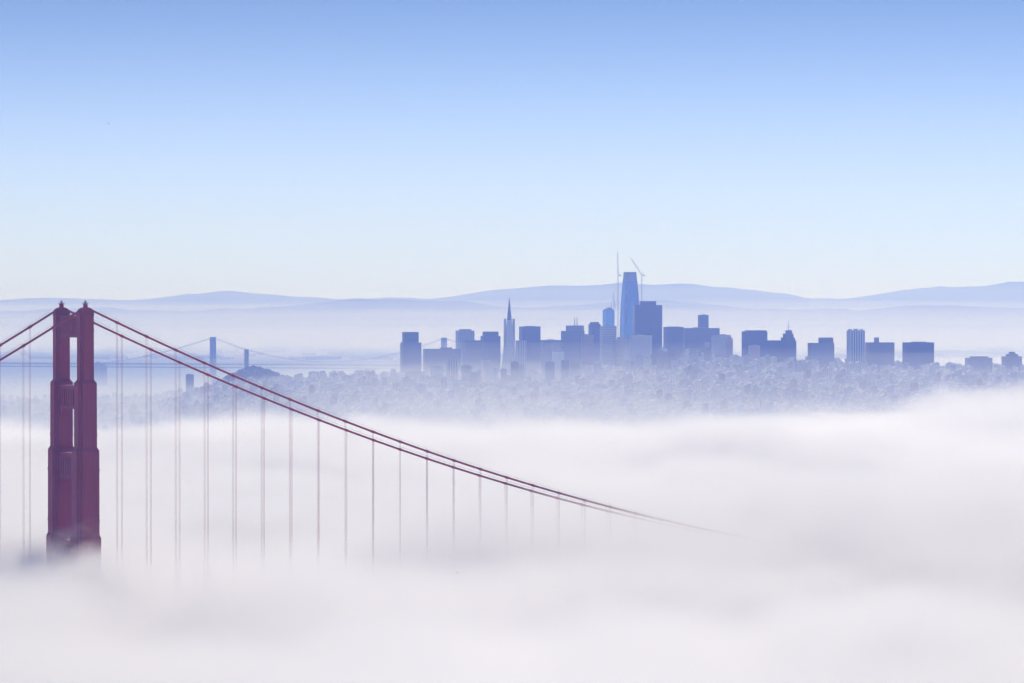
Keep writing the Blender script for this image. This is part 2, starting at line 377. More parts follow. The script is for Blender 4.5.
for y0 in (0.0, CW):
    m = MB(); rings = []
    for i, (L, W, z0, z1) in enumerate(TIERS):
        if i: rings.append(cruci(L, W, z0 + 1.6, 0, y0))
        else: rings.append(cruci(L, W, z0, 0, y0))
        rings.append(cruci(L - .12, W - .1, z1, 0, y0))
    m.loft(rings)
    # ledges and rivet bands round the shaft
    for z, L, W in ((166.5, 9.8, 7.1), (215.5, 7.2, 5.5), (150.0, 11.9, 8.5), (126.0, 11.9, 8.5)):
        m.loft([cruci(L + .35, W + .35, z, 0, y0), cruci(L + .35, W + .35, z + .7, 0, y0)])
    m.build('leg', MR, tower)
    # saddle housing: a low rounded cover over the cable
    m = MB(); prof = []
    for k in range(13):
        a = math.pi * k / 12; prof.append((-3.75 * math.cos(a), 222.9 + 3.9 * math.sin(a) ** 0.62))
    vs = [(p[0], y0 - 1.7, p[1]) for p in prof] + [(p[0], y0 + 1.7, p[1]) for p in prof]
    n = len(prof); fs = [(i, i + 1, i + 1 + n, i + n) for i in range(n - 1)] + [tuple(range(n - 1, -1, -1)), tuple(range(n, 2 * n)), (n - 1, 0, n, 2 * n - 1)]
    m.add(vs, fs)
    for xx in (-2.9, 2.9): m.box((xx, y0, 223.6), (.5, 4.2, 1.2))
    sad = m.build('saddle', MR, tower)
    m = MB(); m.tube([(0, y0, 226.4), (0, y0, 228.3), (0, y0, 228.31), (0, y0, 228.6)], [1.15, 1.05, 1.5, 1.5], 10)
    for k in range(8):
        a = k * math.pi / 4; m.box((1.35 * math.cos(a), y0 + 1.35 * math.sin(a), 229.0), (.1, .1, .9))
    bea = m.build('beacon', MR, tower)
    MB().tube([(0, y0, 228.6), (0, y0, 229.4), (0, y0, 230.2)], [.6, .6, .12], 8).build('lamp', MGLASSY, tower)
for z0, z1, L, W in ((212.6, 222.2, 4.8, 5.4), (179.0, 189.4, 6.2, 7.1), (146.0, 157.6, 7.4, 8.5), (104.5, 116.5, 8.6, 9.7), (52, 64, 9.6, 10.6)):
    m = MB(); y0, y1 = W / 2 * .62, CW - W / 2 * .62; yc = (y0 + y1) / 2; ln = y1 - y0
    m.box((0, yc, (z0 + z1) / 2), (L * .8, ln, z1 - z0))
    m.box((0, yc, z1 + .35), (L, ln - 1.2, .7)); m.box((0, yc, z0 + .5), (L * .92, ln - 1.2, 1.0))
    nf = 9
    for k in range(nf):
        y = y0 + ln * (k + .5) / nf
        for sx in (-1, 1): m.box((sx * L * .43, y, (z0 + z1) / 2 + .3), (L * .06, ln / nf * .5, (z1 - z0) * .72))
    for sy, yy in ((1, W / 2), (-1, CW - W / 2)):          # stepped brackets under the strut
        for q in range(3): m.box((0, yy + sy * (1.3 - q * .45), z0 - .6 - q * 1.2), (L * .75, 2.6 - q * .9, 1.2))
    stt = m.build('strut', MR, tower)
    m = MB()
    for sx in (-1, 1):
        for hh in (1.4, 1.9): m.box((sx * L * .46, yc, z1 + hh), (.07, ln - 1.4, .07))
        for k in range(14): m.box((sx * L * .46, y0 + .9 + (ln - 1.8) * k / 13, z1 + 1.3), (.07, .07, 1.2))
    m.build('railing', MR, tower)

def cable_z(tt):
    if tt >= 0: return 82.5 + 144.4 * (1 - tt / 640.0) ** 2
    q = -tt / 343.0
    return 226.9 * (1 - q) + 72.0 * q - 4 * 11.5 * q * (1 - q)
for y0 in (0.0, CW):
    ts = [-343 + 7 * k for k in range(49)] + [0.0] + [8.0 * k for k in range(1, 98)]
    mc = MB().tube([(q, y0, cable_z(q)) for q in ts], 0.52, 8).build('main_cable', MRC, gate, True)
    # hand ropes above the cable
    m = MB()
    for sy in (-.5, .5): m.tube([(q, y0 + sy, cable_z(q) + 1.35) for q in ts[::2]], 0.03, 4)
    m.build('hand_rope', MSTEEL, mc)
    for k in list(range(-8, 0)) + list(range(1, 33)):
        tq = 15.24 * k + (1.0 if k > 0 else -1.0); zc = cable_z(tq)
        if zc < 92: continue
        sl = (cable_z(tq + .5) - cable_z(tq - .5))
        m = MB()
        m.tube([(tq - .75, y0, zc - .75 * sl), (tq + .75, y0, zc + .75 * sl)], .72, 8)
        for dx in (-.28, .28): m.tube([(tq + dx, y0 - .05, zc), (tq + dx, y0 - .05, 69.5)], .058, 5)
        m.build('suspender', MRC, gate)
m = MB(); m.box((300, CW / 2, 67.6), (1286, 27.0, 1.2))
for k in range(-45, 124):
    for sy in (0.8, CW - .8): m.box((k * 7.62, sy, 63.6), (.5, .6, 6.6))
for sy in (.8, CW - .8):
    for z in (60.5, 66.4): m.box((300, sy, z), (1286, .9, .9))
dk = m.build('deck', MR, gate)
MB().box((300, CW / 2, 68.26), (1286, 19.0, .1)).build('roadway', MROAD, dk)

# ------------------------------------------------------------------ far grey bridge across the bay
MGB = mat_plain('grey_bridge_paint', (.22, .24, .27), 0.6)
MCON = mat_plain('old_concrete', (.30, .30, .30), 0.9)
P1 = at(213, 11250, z=0); P2 = at(444, 11000, z=0); ax = (P2 - P1); span = ax.length; ang = math.atan2(ax.y, ax.x)
bb = empty('suspension_bridge', P1, ang, 'distant grey double deck suspension bridge crossing the bay behind the city', 'bridge')
for x0 in (0.0, span):
    tw = empty('tower', (x0, 0, 0)); tw.parent = bb
    for sy in (-10, 10):
        MB().box((0, sy, 72), (10.0, 7.0, 144), 0, .8).build('leg', MGB, tw).location = (0, 0, 0)
    for z in (141.5, 118, 96, 78): MB().box((0, 0, z), (4.5, 15.2, 3.5)).build('brace', MGB, tw)
    for za, zb_ in ((80, 94), (98, 116), (120, 139)):
        m = MB()
        for sg in (-1, 1): m.tube([(sg * .8, -8 * sg, za), (sg * .8, 8 * sg, zb_)], 1.2, 4)
        m.build('cross_brace', MGB, tw)
m = MB()
L0, L1 = -360 - 420, span + 420
for z, h in ((64.5, 3.2), (54.5, 3.0)): m.box(((L0 + L1) / 2, 0, z), (L1 - L0, 22, h))
k = L0
while k < L1:
    m.box((k, -10.2, 59.5), (.8, .8, 7)); m.box((k, 10.2, 59.5), (.8, .8, 7)); k += 9
m.build('deck', MGB, bb)
AX = -366.0
m = MB(); m.box((AX, 0, 24), (24, 46, 60), 0, .94); m.box((AX, 0, 56), (21, 38, 8)); m.tube([(AX, -16, 60), (AX, 16, 60)], 10.4, 20)
m.build('anchorage', MCON, bb)
for x0 in (0.0, span): MB().box((x0, 0, 4), (34, 44, 16), 0, .9).build('pier', MCON, bb)
for x0 in (span + 300, span + 380): MB().box((x0, 0, 27), (6, 22, 54)).build('pier', MCON, bb)
def bay_z(q):
    if q < 0: u = -q / 352; return 143 * (1 - u) + 66 * u - 4 * 9 * u * (1 - u)
    if q <= span: u = q / span; return 143 - 4 * 70 * u * (1 - u)
    u = (q - span) / 352; return 143 * (1 - u) + 66 * u - 4 * 9 * u * (1 - u)
for sy in (-10, 10):
    qs = np.linspace(-352, span + 352, 90)
    MB().tube([(q, sy, bay_z(q)) for q in qs], .42, 6).build('main_cable', MGB, bb)
    m = MB()
    for q in np.arange(-330, span + 340, 18.0):
        if bay_z(q) > 70: m.tube([(q, sy, bay_z(q)), (q, sy, 66)], .14, 4)
    tag(m.build('suspender_ropes', MGB, bb), kind='stuff')

# ------------------------------------------------------------------ skyline
ROOF = (.34, .33, .32)
M = {
 'dark':   mat_facade('dark_curtain_wall', (.045, .05, .065), (.025, .032, .045), 4.0, 4.0, .55, .6, (.12, .12, .13)),
 'brown':  mat_facade('dark_granite', (.045, .038, .055), (.03, .028, .045), 3.6, 4.0, .6, .7, (.15, .14, .14), vertical=True),
 'blue':   mat_facade('blue_glass', (.15, .42, .92), (.08, .32, .86), 3.4, 4.2, .8, .8, (.2, .22, .25), .15, False, .6),
 'grey':   mat_facade('grey_concrete', (.19, .19, .20), (.08, .09, .11), 3.9, 4.0, .55, .5, ROOF),
 'warm':   mat_facade('tan_concrete', (.26, .225, .20), (.10, .10, .11), 3.7, 3.8, .5, .5, ROOF),
 'pale':   mat_facade('pale_stone', (.66, .64, .61), (.34, .35, .37), 4.2, 3.8, .45, .5, (.45, .44, .42)),
 'white':  mat_facade('white_render', (.90, .89, .87), (.60, .61, .63), 5.6, 3.6, .42, .45, (.6, .59, .57)),
 'pink':   mat_facade('pinkish_stucco', (.60, .46, .42), (.30, .27, .27), 4.0, 3.6, .42, .45, (.42, .38, .36)),
 'ribs':   mat_facade('white_ribbed_wall', (.66, .65, .64), (.26, .27, .30), 5.0, 4.0, .5, .5, (.4, .4, .4), vertical=True),
 'quartz': mat_facade('white_quartz_wall', (.60, .59, .58), (.40, .40, .42), 5.0, 4.0, 1.0, .42, (.5, .5, .5)),
 'steelw': MSTEEL, 'con': MCON,
}
def geo(px0, px1, d, rot, q=1.0):
    "footprint that fills columns px0..px1 at distance d when turned by rot"
    W = (px1 - px0) / F * d; r = abs(R(rot)); k = W / (math.cos(r) + q * math.sin(r))
    return k, k * q
def tower_block(name, label, px0, px1, ytop, d, mat, rot=14, q=0.8, tiers=None, cat='building', extras=(), group='high-rise buildings of the skyline'):
    """tiers: (px0, px1, ytop) smaller blocks on top / beside; each becomes a part"""
    c = at((px0 + px1) / 2, d, z=0); w_, dp = geo(px0, px1, d, rot, q)
    zb = float(ground(c.x, c.y)) - 8.0; zt = zat(ytop, d)
    root = empty(name, (c.x, c.y, zb), R(rot), label, cat, group)
    m = MB(); m.box((0, 0, (zt - zb) / 2), (w_, dp, zt - zb)); m.build('body', M[mat], root)
    m = MB(); h = zt - zb                       # parapet and plant room, so the roof is not a bare lid
    pw = .6
    for a, b_, sx, sy in ((0, -dp / 2 + pw / 2, w_, pw), (0, dp / 2 - pw / 2, w_, pw), (-w_ / 2 + pw / 2, 0, pw, dp - 2 * pw), (w_ / 2 - pw / 2, 0, pw, dp - 2 * pw)):
        m.box((a, b_, h + .6), (sx, sy, 1.2))
    m.build('parapet', M[mat], root)
    rr = random.Random(name + label)
    if not tiers:
        m = MB(); m.box((w_ * rr.uniform(-.12, .12), dp * rr.uniform(-.1, .1), h + 1.4), (w_ * rr.uniform(.3, .5), dp * rr.uniform(.35, .5), 2.8)); m.build('plant_room', M['con'], root)
    co, si = math.cos(R(rot)), math.sin(R(rot))
    for tr in tiers or ():
        a0, a1, yt = tr[:3]; mt = tr[3] if len(tr) > 3 else mat; pn = tr[4] if len(tr) > 4 else 'upper_block'
        tw_, td = geo(a0, a1, d, rot, q); td = min(td, dp - .8)
        off = ((a0 + a1) - (px0 + px1)) / 2 / F * d
        ox = off / co
        lim = max(0.0, (w_ - tw_) / 2 - .4) if pn in ('upper_block', 'plant_room') else 1e9
        ox = max(-lim, min(lim, ox))
        zz = zat(yt, d) - zb
        m = MB(); m.box((ox, 0, (h + zz) / 2), (tw_, td, zz - h)); m.build(pn, M[mt], root)
    return root
def spike(root, name, px, y0, y1, d, r, mat='steelw', n=6):
    inv = Vector(root.location); rz = root.rotation_euler.z
    p = at(px, d, z=0) - inv; lx = p.x * math.cos(-rz) - 0; ly = -p.x * math.sin(rz)
    z0, z1 = zat(y0, d) - inv.z, zat(y1, d) - inv.z
    return MB().tube([(lx, ly, z0), (lx, ly, (z0 + z1) / 2), (lx, ly, z1)], [r, r * .8, r * .35], n).build(name, M[mat], root)

tower_block('office_tower', 'dark blue slab tower with set-back top standing apart at the left end of the skyline', 400, 421.5, 343, 8500, 'dark', 12, .8, [(402, 418.8, 332)])
tower_block('office_block', 'broad low dark block right beside the leftmost skyline tower', 423, 461, 349.5, 8650, 'dark', 8, .4, [(440, 452, 347.5, 'dark', 'plant_room')])
r_ = tower_block('office_tower', 'pale tower with dark vertical window strips left of the pyramid spire', 455.5, 474.5, 331, 8900, 'ribs', 14, .8, [(459, 471, 329.2, 'grey', 'plant_room')])
tower_block('office_tower', 'shorter blue grey tower in front of the pale striped tower', 462, 481.5, 341, 8500, 'grey', 14, .7)
tower_block('office_tower', 'blue grey tower with notched shoulders just left of the pyramid spire', 480.5, 500.5, 336.5, 8600, 'dark', 14, .7, [(482.5, 498.5, 331.6)])
tower_block('office_tower', 'wide dark flat-topped tower just right of the pyramid spire', 519, 540.5, 327, 8700, 'dark', 12, .8, [(525, 535, 326, 'dark', 'plant_room')])
tower_block('office_tower', 'slim pale striped tower tucked between the pyramid spire and the wide dark tower', 515.5, 526.5, 341, 8350, 'ribs', 12, .7)
tower_block('office_block', 'long low dark building in the gap between two tower clusters', 540.5, 561, 340.5, 9100, 'grey', 6, .35)
r_ = tower_block('office_tower', 'grey stepped tower crowned by two short pins', 561, 584.5, 331.5, 8550, 'grey', 14, .7, [(566, 584, 325.5, 'grey')])
spike(r_, 'pin', 574.6, 326, 317, 8550, 1.2); spike(r_, 'pin', 577.0, 326, 316, 8550, 1.2)
tower_block('office_tower', 'rounded dark tower left of the angular glass tower', 588.5, 600.5, 324.5, 8900, 'dark', 20, .9, [(590, 599, 322)])
tower_block('office_tower', 'mid grey banded tower below the angular glass tower', 600, 616.5, 326.5, 8500, 'quartz', 12, .8)
tower_block('apartment_tower', 'pinkish plain block among pale buildings left of the tallest tower', 581, 593.5, 335.5, 8150, 'pink', 12, .7)
tower_block('apartment_tower', 'pale building with stepped top standing at the foot of the tallest tower', 614, 627.5, 340, 8050, 'pale', 12, .8, [(617, 624.5, 337)])
tower_block('apartment_tower', 'large pale grid-fronted block in front of the broad dark tower', 629.5, 652, 336, 8000, 'white', 10, .6, [(636, 645, 334.8, 'white', 'plant_room')])
# broad dark tower with notched corners
d = 8450; r_ = tower_block('office_tower', 'broad dark granite tower with stepped shoulders in front of the tallest tower', 633, 662, 305.6, d, 'brown', 6, .5, [(639.6, 656, 301.2)])
tower_block('office_tower', 'blue grey flat tower immediately right of the broad dark tower', 663.5, 683.5, 327.5, 8600, 'grey', 12, .8, [(667, 680, 326.5, 'grey', 'plant_room')])
tower_block('office_block', 'very wide slab with a small tower rising behind it', 684, 719.5, 328.5, 8500, 'warm', 6, .35)
tower_block('office_tower', 'small dark tower peeking above the very wide slab', 698, 708.5, 315.5, 9000, 'dark', 14, .8)
tower_block('office_block', 'pale grey block at the right end of the wide slab', 711.5, 731, 335.5, 8300, 'pale', 12, .7)
tower_block('apartment_block', 'small pale block below the left end of the wide slab', 685, 695.5, 349.5, 7850, 'white', 10, .8)
tower_block('apartment_block', 'small white block below the middle of the wide slab', 700.5, 708.5, 353, 7800, 'white', 10, .8)
tower_block('hotel_tower', 'square dark hotel tower alone right of the wide slab', 742, 767, 332, 7900, 'dark', 12, .8, [(745, 766, 330.3)])
tower_block('apartment_block', 'light pink block in front of the square dark hotel tower', 748, 760, 346, 7600, 'pink', 12, .8)
r_ = tower_block('hotel_block', 'wide dark hotel with stepped pointed crown and flag mast', 766, 796, 341, 7850, 'brown', 8, .5, [(781, 795, 337.5), (783, 793.5, 333.5), (785.5, 792, 330.2)])
spike(r_, 'mast', 788.5, 331, 320.5, 7850, .7)
tower_block('hotel_block', 'grey block with higher right half midway along the right skyline', 808, 834, 343.5, 7800, 'grey', 12, .6, [(819.5, 834, 337.5)])
tower_block('apartment_tower', 'tall pale narrow tower with castellated top', 847, 864.5, 331, 7700, 'ribs', 12, .8, [(848, 851.5, 329, 'pale', 'plant_room'), (853.5, 858, 328.8, 'pale', 'plant_room'), (860, 863.5, 329, 'pale', 'plant_room')])
tower_block('apartment_block', 'warm grey block with chimney-like lift house right of the pale narrow tower', 865.5, 894, 343, 7700, 'warm', 10, .5, [(874, 879, 337.5)])
tower_block('apartment_tower', 'broad dark apartment tower standing apart near the right edge', 903, 933.5, 343, 7600, 'brown', 10, .6)
tower_block('apartment_block', 'low wide block second from the right edge on the ridge', 965.5, 992, 358.5, 7500, 'warm', 10, .5, [(970, 988, 356.3)])
tower_block('apartment_block', 'block with peaked roof house at the right edge of the ridge', 1002, 1021.5, 357, 7500, 'grey', 10, .6, [(1006, 1018, 354), (1009, 1015, 351.8)])
tower_block('apartment_block', 'pale double-bay block low in front of the broad low dark block', 429, 443, 366.5, 7650, 'white', 12, .8, [(432, 440, 365, 'white', 'plant_room')])
tower_block('apartment_block', 'flat whitish block below the leftmost skyline tower', 405, 424, 372.5, 7650, 'pale', 10, .5)
tower_block('apartment_block', 'grey ribbed block right of the pale double-bay block', 446, 458, 359, 7750, 'ribs', 12, .6)
tower_block('apartment_block', 'pink grey block below the notched-shoulder tower', 461, 472, 366, 7600, 'pink', 12, .6)
tower_block('office_block', 'squat grey block standing alone at the left shore', 185.5, 194, 375, 8300, 'grey', 10, .8)
tower_block('apartment_block', 'pale block at the foot of the wide dark flat-topped tower', 541, 552, 345, 8100, 'pale', 12, .6)
tower_block('apartment_block', 'whitish block left below the grey tower with two pins', 552, 564, 352, 7800, 'white', 12, .6)
tower_block('apartment_block', 'tan block right below the blue grey flat tower', 664, 680, 348, 7900, 'warm', 12, .6)

rm = random.Random(23)
marks = [(410, 'the leftmost skyline tower'), (436, 'the broad low dark block'), (465, 'the pale striped tower'), (491, 'the notched-shoulder tower'), (509, 'the pyramid spire'),
         (530, 'the wide dark flat-topped tower'), (551, 'the long low dark building'), (573, 'the tower with two pins'), (594, 'the rounded dark tower'), (622, 'the tallest tower'),
         (648, 'the broad dark tower'), (673, 'the blue grey flat tower'), (702, 'the very wide slab'), (721, 'the pale grey end block'), (754, 'the square dark hotel'),
         (781, 'the hotel with stepped crown'), (820, 'the two-level grey block'), (856, 'the tall narrow pale tower'), (880, 'the block with lift house'), (918, 'the broad dark apartment tower'), (978, 'the low wide ridge block')]
mid = []
for k in range(64):
    px = 402 + k * 5.5 + rm.uniform(-3, 3) if k < 60 else rm.uniform(770, 1000)
    core_ = 478 < px < 738
    wd = rm.uniform(5, 11); dd = rm.uniform(7500, 8000) if core_ else rm.uniform(7000, 7800)
    gtop = HOR + (CAMZ - float(ground(at(px, dd, z=0).x, dd))) / dd * F
    yt = gtop - (rm.uniform(9, 27) if core_ else rm.uniform(7, 17))
    mid.append((px, wd, dd, yt, rm.choice(['white', 'pale', 'warm', 'grey', 'pink', 'ribs', 'quartz', 'white', 'white', 'pale', 'pink'])))
word = {'white': 'whitewashed', 'pale': 'pale stone', 'warm': 'tan', 'grey': 'grey', 'pink': 'pinkish', 'ribs': 'striped', 'quartz': 'banded'}
seen = {}; used = set()
for px, wd, dd, yt, mt in mid:
    mk = min(marks, key=lambda q: abs(q[0] - px)); side = 'left of centre' if px < mk[0] - 2 else 'right of centre' if px > mk[0] + 2 else 'centred'
    lab = '%s mid-rise block %s below %s' % (word[mt], side, mk[1])
    seen[lab] = seen.get(lab, 0) + 1
    if seen[lab] > 1: lab = ('narrower ' if wd < 8 else 'wider ') + lab
    if lab in used: continue
    used.add(lab)
    tower_block('apartment_block', lab, px - wd / 2, px + wd / 2, yt, dd, mt, rm.choice([8, 12, 17]), rm.uniform(.5, .9), group='mid-rise blocks below the skyline')

# pyramid-shaped tower with wings and a bright cap
d = 8450; c = at(509.3, d, z=0); zb = float(ground(c.x, c.y)) - 8; zt = zat(297.5, d) - zb; bw = 37.0
r_ = empty('pyramid_tower', (c.x, c.y, zb), R(12), 'slender white pyramid skyscraper tapering to a needle point', 'building', 'high-rise buildings of the skyline')
def sq(h, s, z): return [(-s, -h, z), (s, -h, z), (s, h, z), (-s, h, z)]
zc_ = zat(320, d) - zb; hb = bw / 2; hc = hb * (1 - zc_ / zt) * 0.98
MB().loft([sq(hb, hb, 0), sq(hc, hc, zc_)]).build('shaft', M['quartz'], r_)
MB().loft([sq(hc * .96, hc * .96, zc_), sq(.35, .35, zt)]).build('spire', M['dark'], r_)
for s_ in (-1, 1):
    z0 = zc_ * .52
    m = MB(); x0 = hb - (hb - hc) * .52
    m.loft([[(s_ * x0 * .9 - 2, -3.5, z0), (s_ * x0 * .9 + 2, -3.5, z0), (s_ * x0 * .9 + 2, 3.5, z0), (s_ * x0 * .9 - 2, 3.5, z0)],
            [(s_ * x0 * .86 - 2, -3.5, zc_ + 3), (s_ * x0 * .86 + 2, -3.5, zc_ + 3), (s_ * x0 * .86 + 2, 3.5, zc_ + 3), (s_ * x0 * .86 - 2, 3.5, zc_ + 3)]])
    m.build('wing', M['quartz'], r_)

# tallest tower: rounded glass obelisk with open crown
d = 9800; c = at(630, d, z=0); zb = 0.0; zt = zat(272, d)
r_ = empty('glass_tower', (c.x, c.y, zb), R(20), 'tallest blue glass tower with rounded corners tapering to a blunt crown', 'building', 'high-rise buildings of the skyline')
def rsq(h, z, k=.42, n=6):
    p = []
    for qx, qy, a0 in ((1, -1, -90), (1, 1, 0), (-1, 1, 90), (-1, -1, 180)):
        cx, cy_ = qx * h * (1 - k), qy * h * (1 - k)
        for i in range(n):
            a = R(a0 + 90 * i / (n - 1)); p.append((cx + h * k * math.cos(a), cy_ + h * k * math.sin(a), z))
    return p
HW = 22.3
prof = [(0, 1), (.35, 1.0), (.5, .985), (.62, .95), (.74, .885), (.84, .80), (.93, .70)]
MB().loft([rsq(HW * b_, zt * a) for a, b_ in prof]).build('shaft', M['blue'], r_)
m = MB(); m.loft([rsq(HW * .70, zt * .93 + .05), rsq(HW * .67, zt * .955), rsq(HW * .615, zt)]); m.build('crown', mat_facade('crown_screen', (.22, .28, .36), (.06, .12, .2), 5, 5, .5, .5, (.2, .2, .22)), r_)
m = MB()
for k in range(24):
    p = rsq(HW * 1.01, 0)[k]
    m.tube([(p[0] * b_, p[1] * b_, zt * a) for a, b_ in prof], .35, 4)
m.build('fins', M['steelw'], r_)
# angular glass tower
d = 9700; c = at(608.6, d, z=0); zt = zat(310.5, d)
w_ = (614.6 - 602.6) / F * d / 1.3
r_ = empty('glass_tower', (c.x, c.y, 0), R(20), 'angular dark glass tower with jagged sloping top left of the tallest tower', 'building', 'high-rise buildings of the skyline')
h = w_ / 2
MB().loft([sq(h, h, 0), [(-h, -h, zt), (h, -h, zt), (h, h, zt), (-h, h, zt)]]).build('body', M['blue'], r_)
for a0, a1, t0, t1 in ((-.95, -.1, 2, 7), (.0, .9, 8, 1)):
    m = MB(); m.add([(h * a0, -h * .8, zt), (h * a1, -h * .8, zt), (h * a1, h * .8, zt), (h * a0, h * .8, zt),
                     (h * a0, -h * .8, zt + t0), (h * a1, -h * .8, zt + t1), (h * a1, h * .8, zt + t1), (h * a0, h * .8, zt + t0)],
                    [(3, 2, 1, 0), (4, 5, 6, 7), (0, 1, 5, 4), (1, 2, 6, 5), (2, 3, 7, 6), (3, 0, 4, 7)])
    m.build('sloping_crown', M['blue'], r_)
spike(r_, 'mast', 611.5, 309, 301.5, d, .9)
# cranes
def lattice(m, p0, p1, wdt, step):
    p0, p1 = Vector(p0), Vector(p1); ax_ = (p1 - p0); L = ax_.length; ax_.normalize()
    u = ax_.cross(Vector((0, 1, 0))).normalized(); v = ax_.cross(u)
    cs = [(u * a + v * b_) * wdt / 2 for a, b_ in ((-1, -1), (1, -1), (1, 1), (-1, 1))]
    for c_ in cs: m.tube([p0 + c_, p1 + c_], .26, 4)
    n = max(2, int(L / step))
    for k in range(n):
        a, b_ = p0 + ax_ * (L * k / n), p0 + ax_ * (L * (k + 1) / n)
        for i in range(4): m.tube([a + cs[i], b_ + cs[(i + 1) % 4]], .16, 3)
    return m
def crane(label, px, d, ybase, ycab, jib, counter):
    c = at(px, d, z=0); zb = zat(ybase, d)
    r = empty('tower_crane', (c.x, c.y, zb), 0, label, 'crane', 'construction cranes by the tallest tower')
    hz = zat(ycab, d) - zb
    lattice(MB(), (0, 0, 0), (0, 0, hz), 2.0, 5).build('mast', M['steelw'], r)
    m = MB(); m.box((1.2, 0, hz + 1.5), (3.2, 2.8, 3.0)); m.box((0, 0, hz + .2), (3.4, 3.4, .6)); m.build('cab', M['white'], r)
    jx = (jib[0] - px) / F * d; jz = zat(jib[1], d) - zb
    lattice(MB(), (0, 0, hz + 2), (jx, 0, jz), 1.5, 5).build('jib', M['steelw'], r)
    sg = -1 if jx > 0 else 1
    m = MB(); lattice(m, (0, 0, hz + 2), (sg * counter, 0, hz + 2.5), 1.4, 3); m.box((sg * counter, 0, hz + 1.6), (3, 2.4, 3.4)); m.build('counterweight', M['con'], r)
    m = MB(); m.tube([(0, 0, hz + 2), (sg * 2, 0, hz + 11)], .3, 4); m.tube([(sg * 2, 0, hz + 11), (jx * .8, 0, hz + 2 + (jz - hz - 2) * .8)], .12, 3); m.tube([(sg * 2, 0, hz + 11), (sg * counter, 0, hz + 3)], .12, 3)
    m.build('stay', M['steelw'], r)
    return r
crane('very tall thin crane mast with jib raised upright left of the tallest tower', 618, 9650, 345, 276, (617.6, 252), 6)
crane('shorter crane with jib leaning left over the top of the tallest tower', 641.7, 9800, 330, 276, (631, 258), 6)
crane('small faint crane standing on the angular glass tower', 614, 9750, 330, 306, (613.4, 293), 3)

# fluted white column tower on the wooded hill
d = 8250; c = at(246.5, d, z=0); zg = float(ground(c.x, c.y)); zt = zat(349.3, d)
r_ = empty('column_tower', (c.x, c.y, zg - 1), 0, 'pale round column tower on top of the wooded hill left of the skyline', 'tower')
def flute(rad, z, n=48): return [((rad * (1 - .04 * (i % 2))) * math.cos(2 * math.pi * i / n), (rad * (1 - .04 * (i % 2))) * math.sin(2 * math.pi * i / n), z) for i in range(n)]
hh = zt - zg + 1
MB().box((0, 0, 4), (17, 17, 8)).build('base', M['pale'], r_)
MB().loft([flute(5.1, 8), flute(4.6, hh - 9)]).build('shaft', M['pale'], r_)
m = MB()
for k in range(12):
    a = 2 * math.pi * k / 12; m.box((4.2 * math.cos(a), 4.2 * math.sin(a), hh - 6), (1.4, 1.4, 6), a)
m.loft([flute(4.7, hh - 3), flute(4.5, hh)]); m.build('lantern', M['pale'], r_)

# ------------------------------------------------------------------ the carpet of low houses
GA = R(17)
def house_mesh(kind, W_, D_, H_):
    m = MB(); hw, hd = W_ / 2, D_ / 2
    if kind == 'flat':
        m.box((0, 0, H_ / 2 - 3), (W_, D_, H_ + 6)); m.box((W_ * .15, 0, H_ + 1.0), (W_ * .3, D_ * .35, 2.0))
        for sy in (-1, 1): m.box((0, sy * (hd - .2), H_ + .35), (W_, .4, .7))
    else:
        m.box((0, 0, H_ / 2 - 3), (W_, D_, H_ + 6))
        rh = min(W_, D_) * .35
        m.add([(-hw, -hd - .3, H_), (hw, -hd - .3, H_), (hw, hd + .3, H_), (-hw, hd + .3, H_), (-0.0, -hd - .3, H_ + rh), (0.0, hd + .3, H_ + rh)],
              [(0, 1, 4), (2, 3, 5), (1, 2, 5, 4), (3, 0, 4, 5)])
    return m
def mat_island(name, cols, roof_tint, glass):
    t = NT(name); tc = t.n('ShaderNodeTexCoord'); sp = t.n('ShaderNodeSeparateXYZ'); t.put(sp.inputs[0], tc.outputs['Object'])
    ge = t.n('ShaderNodeNewGeometry'); rp = t.n('ShaderNodeValToRGB'); rp.color_ramp.interpolation = 'CONSTANT'
    el = rp.color_ramp.elements
    for i, c_ in enumerate(cols):
        e = el[i] if i < 2 else el.new(i / len(cols))
        e.position = i / len(cols); e.color = (*c_, 1)
    t.put(rp.inputs[0], ge.outputs['Random Per Island'])
    u = t.math('FRACT', t.math('DIVIDE', t.math('ADD', sp.outputs[0], sp.outputs[1]), 4.2)); v = t.math('FRACT', t.math('DIVIDE', sp.outputs[2], 3.2))
    win = t.math('MULTIPLY', t.math('LESS_THAN', u, .4), t.math('LESS_THAN', v, .5))
    s2 = t.n('ShaderNodeSeparateXYZ'); t.put(s2.inputs[0], ge.outputs['True Normal']); top = t.math('GREATER_THAN', s2.outputs[2], .35)
    win = t.math('MULTIPLY', win, t.math('SUBTRACT', 1.0, top))
    rt = t.mix(t.math('FRACT', t.math('MULTIPLY', ge.outputs['Random Per Island'], 37.0)), roof_tint[0], roof_tint[1])
    t.bsdf(t.mix(top, t.mix(win, rp.outputs[0], glass), rt), .85); return t.m
HM = mat_island('house_walls', [(.78, .76, .73), (.66, .62, .56), (.50, .48, .47), (.80, .78, .76), (.58, .47, .40), (.44, .46, .50), (.72, .67, .58), (.36, .34, .34), (.74, .72, .72)],
                ((.26, .26, .26), (.74, .72, .70)), (.26, .27, .29))
cells = []
co, si = math.cos(GA), math.sin(GA)
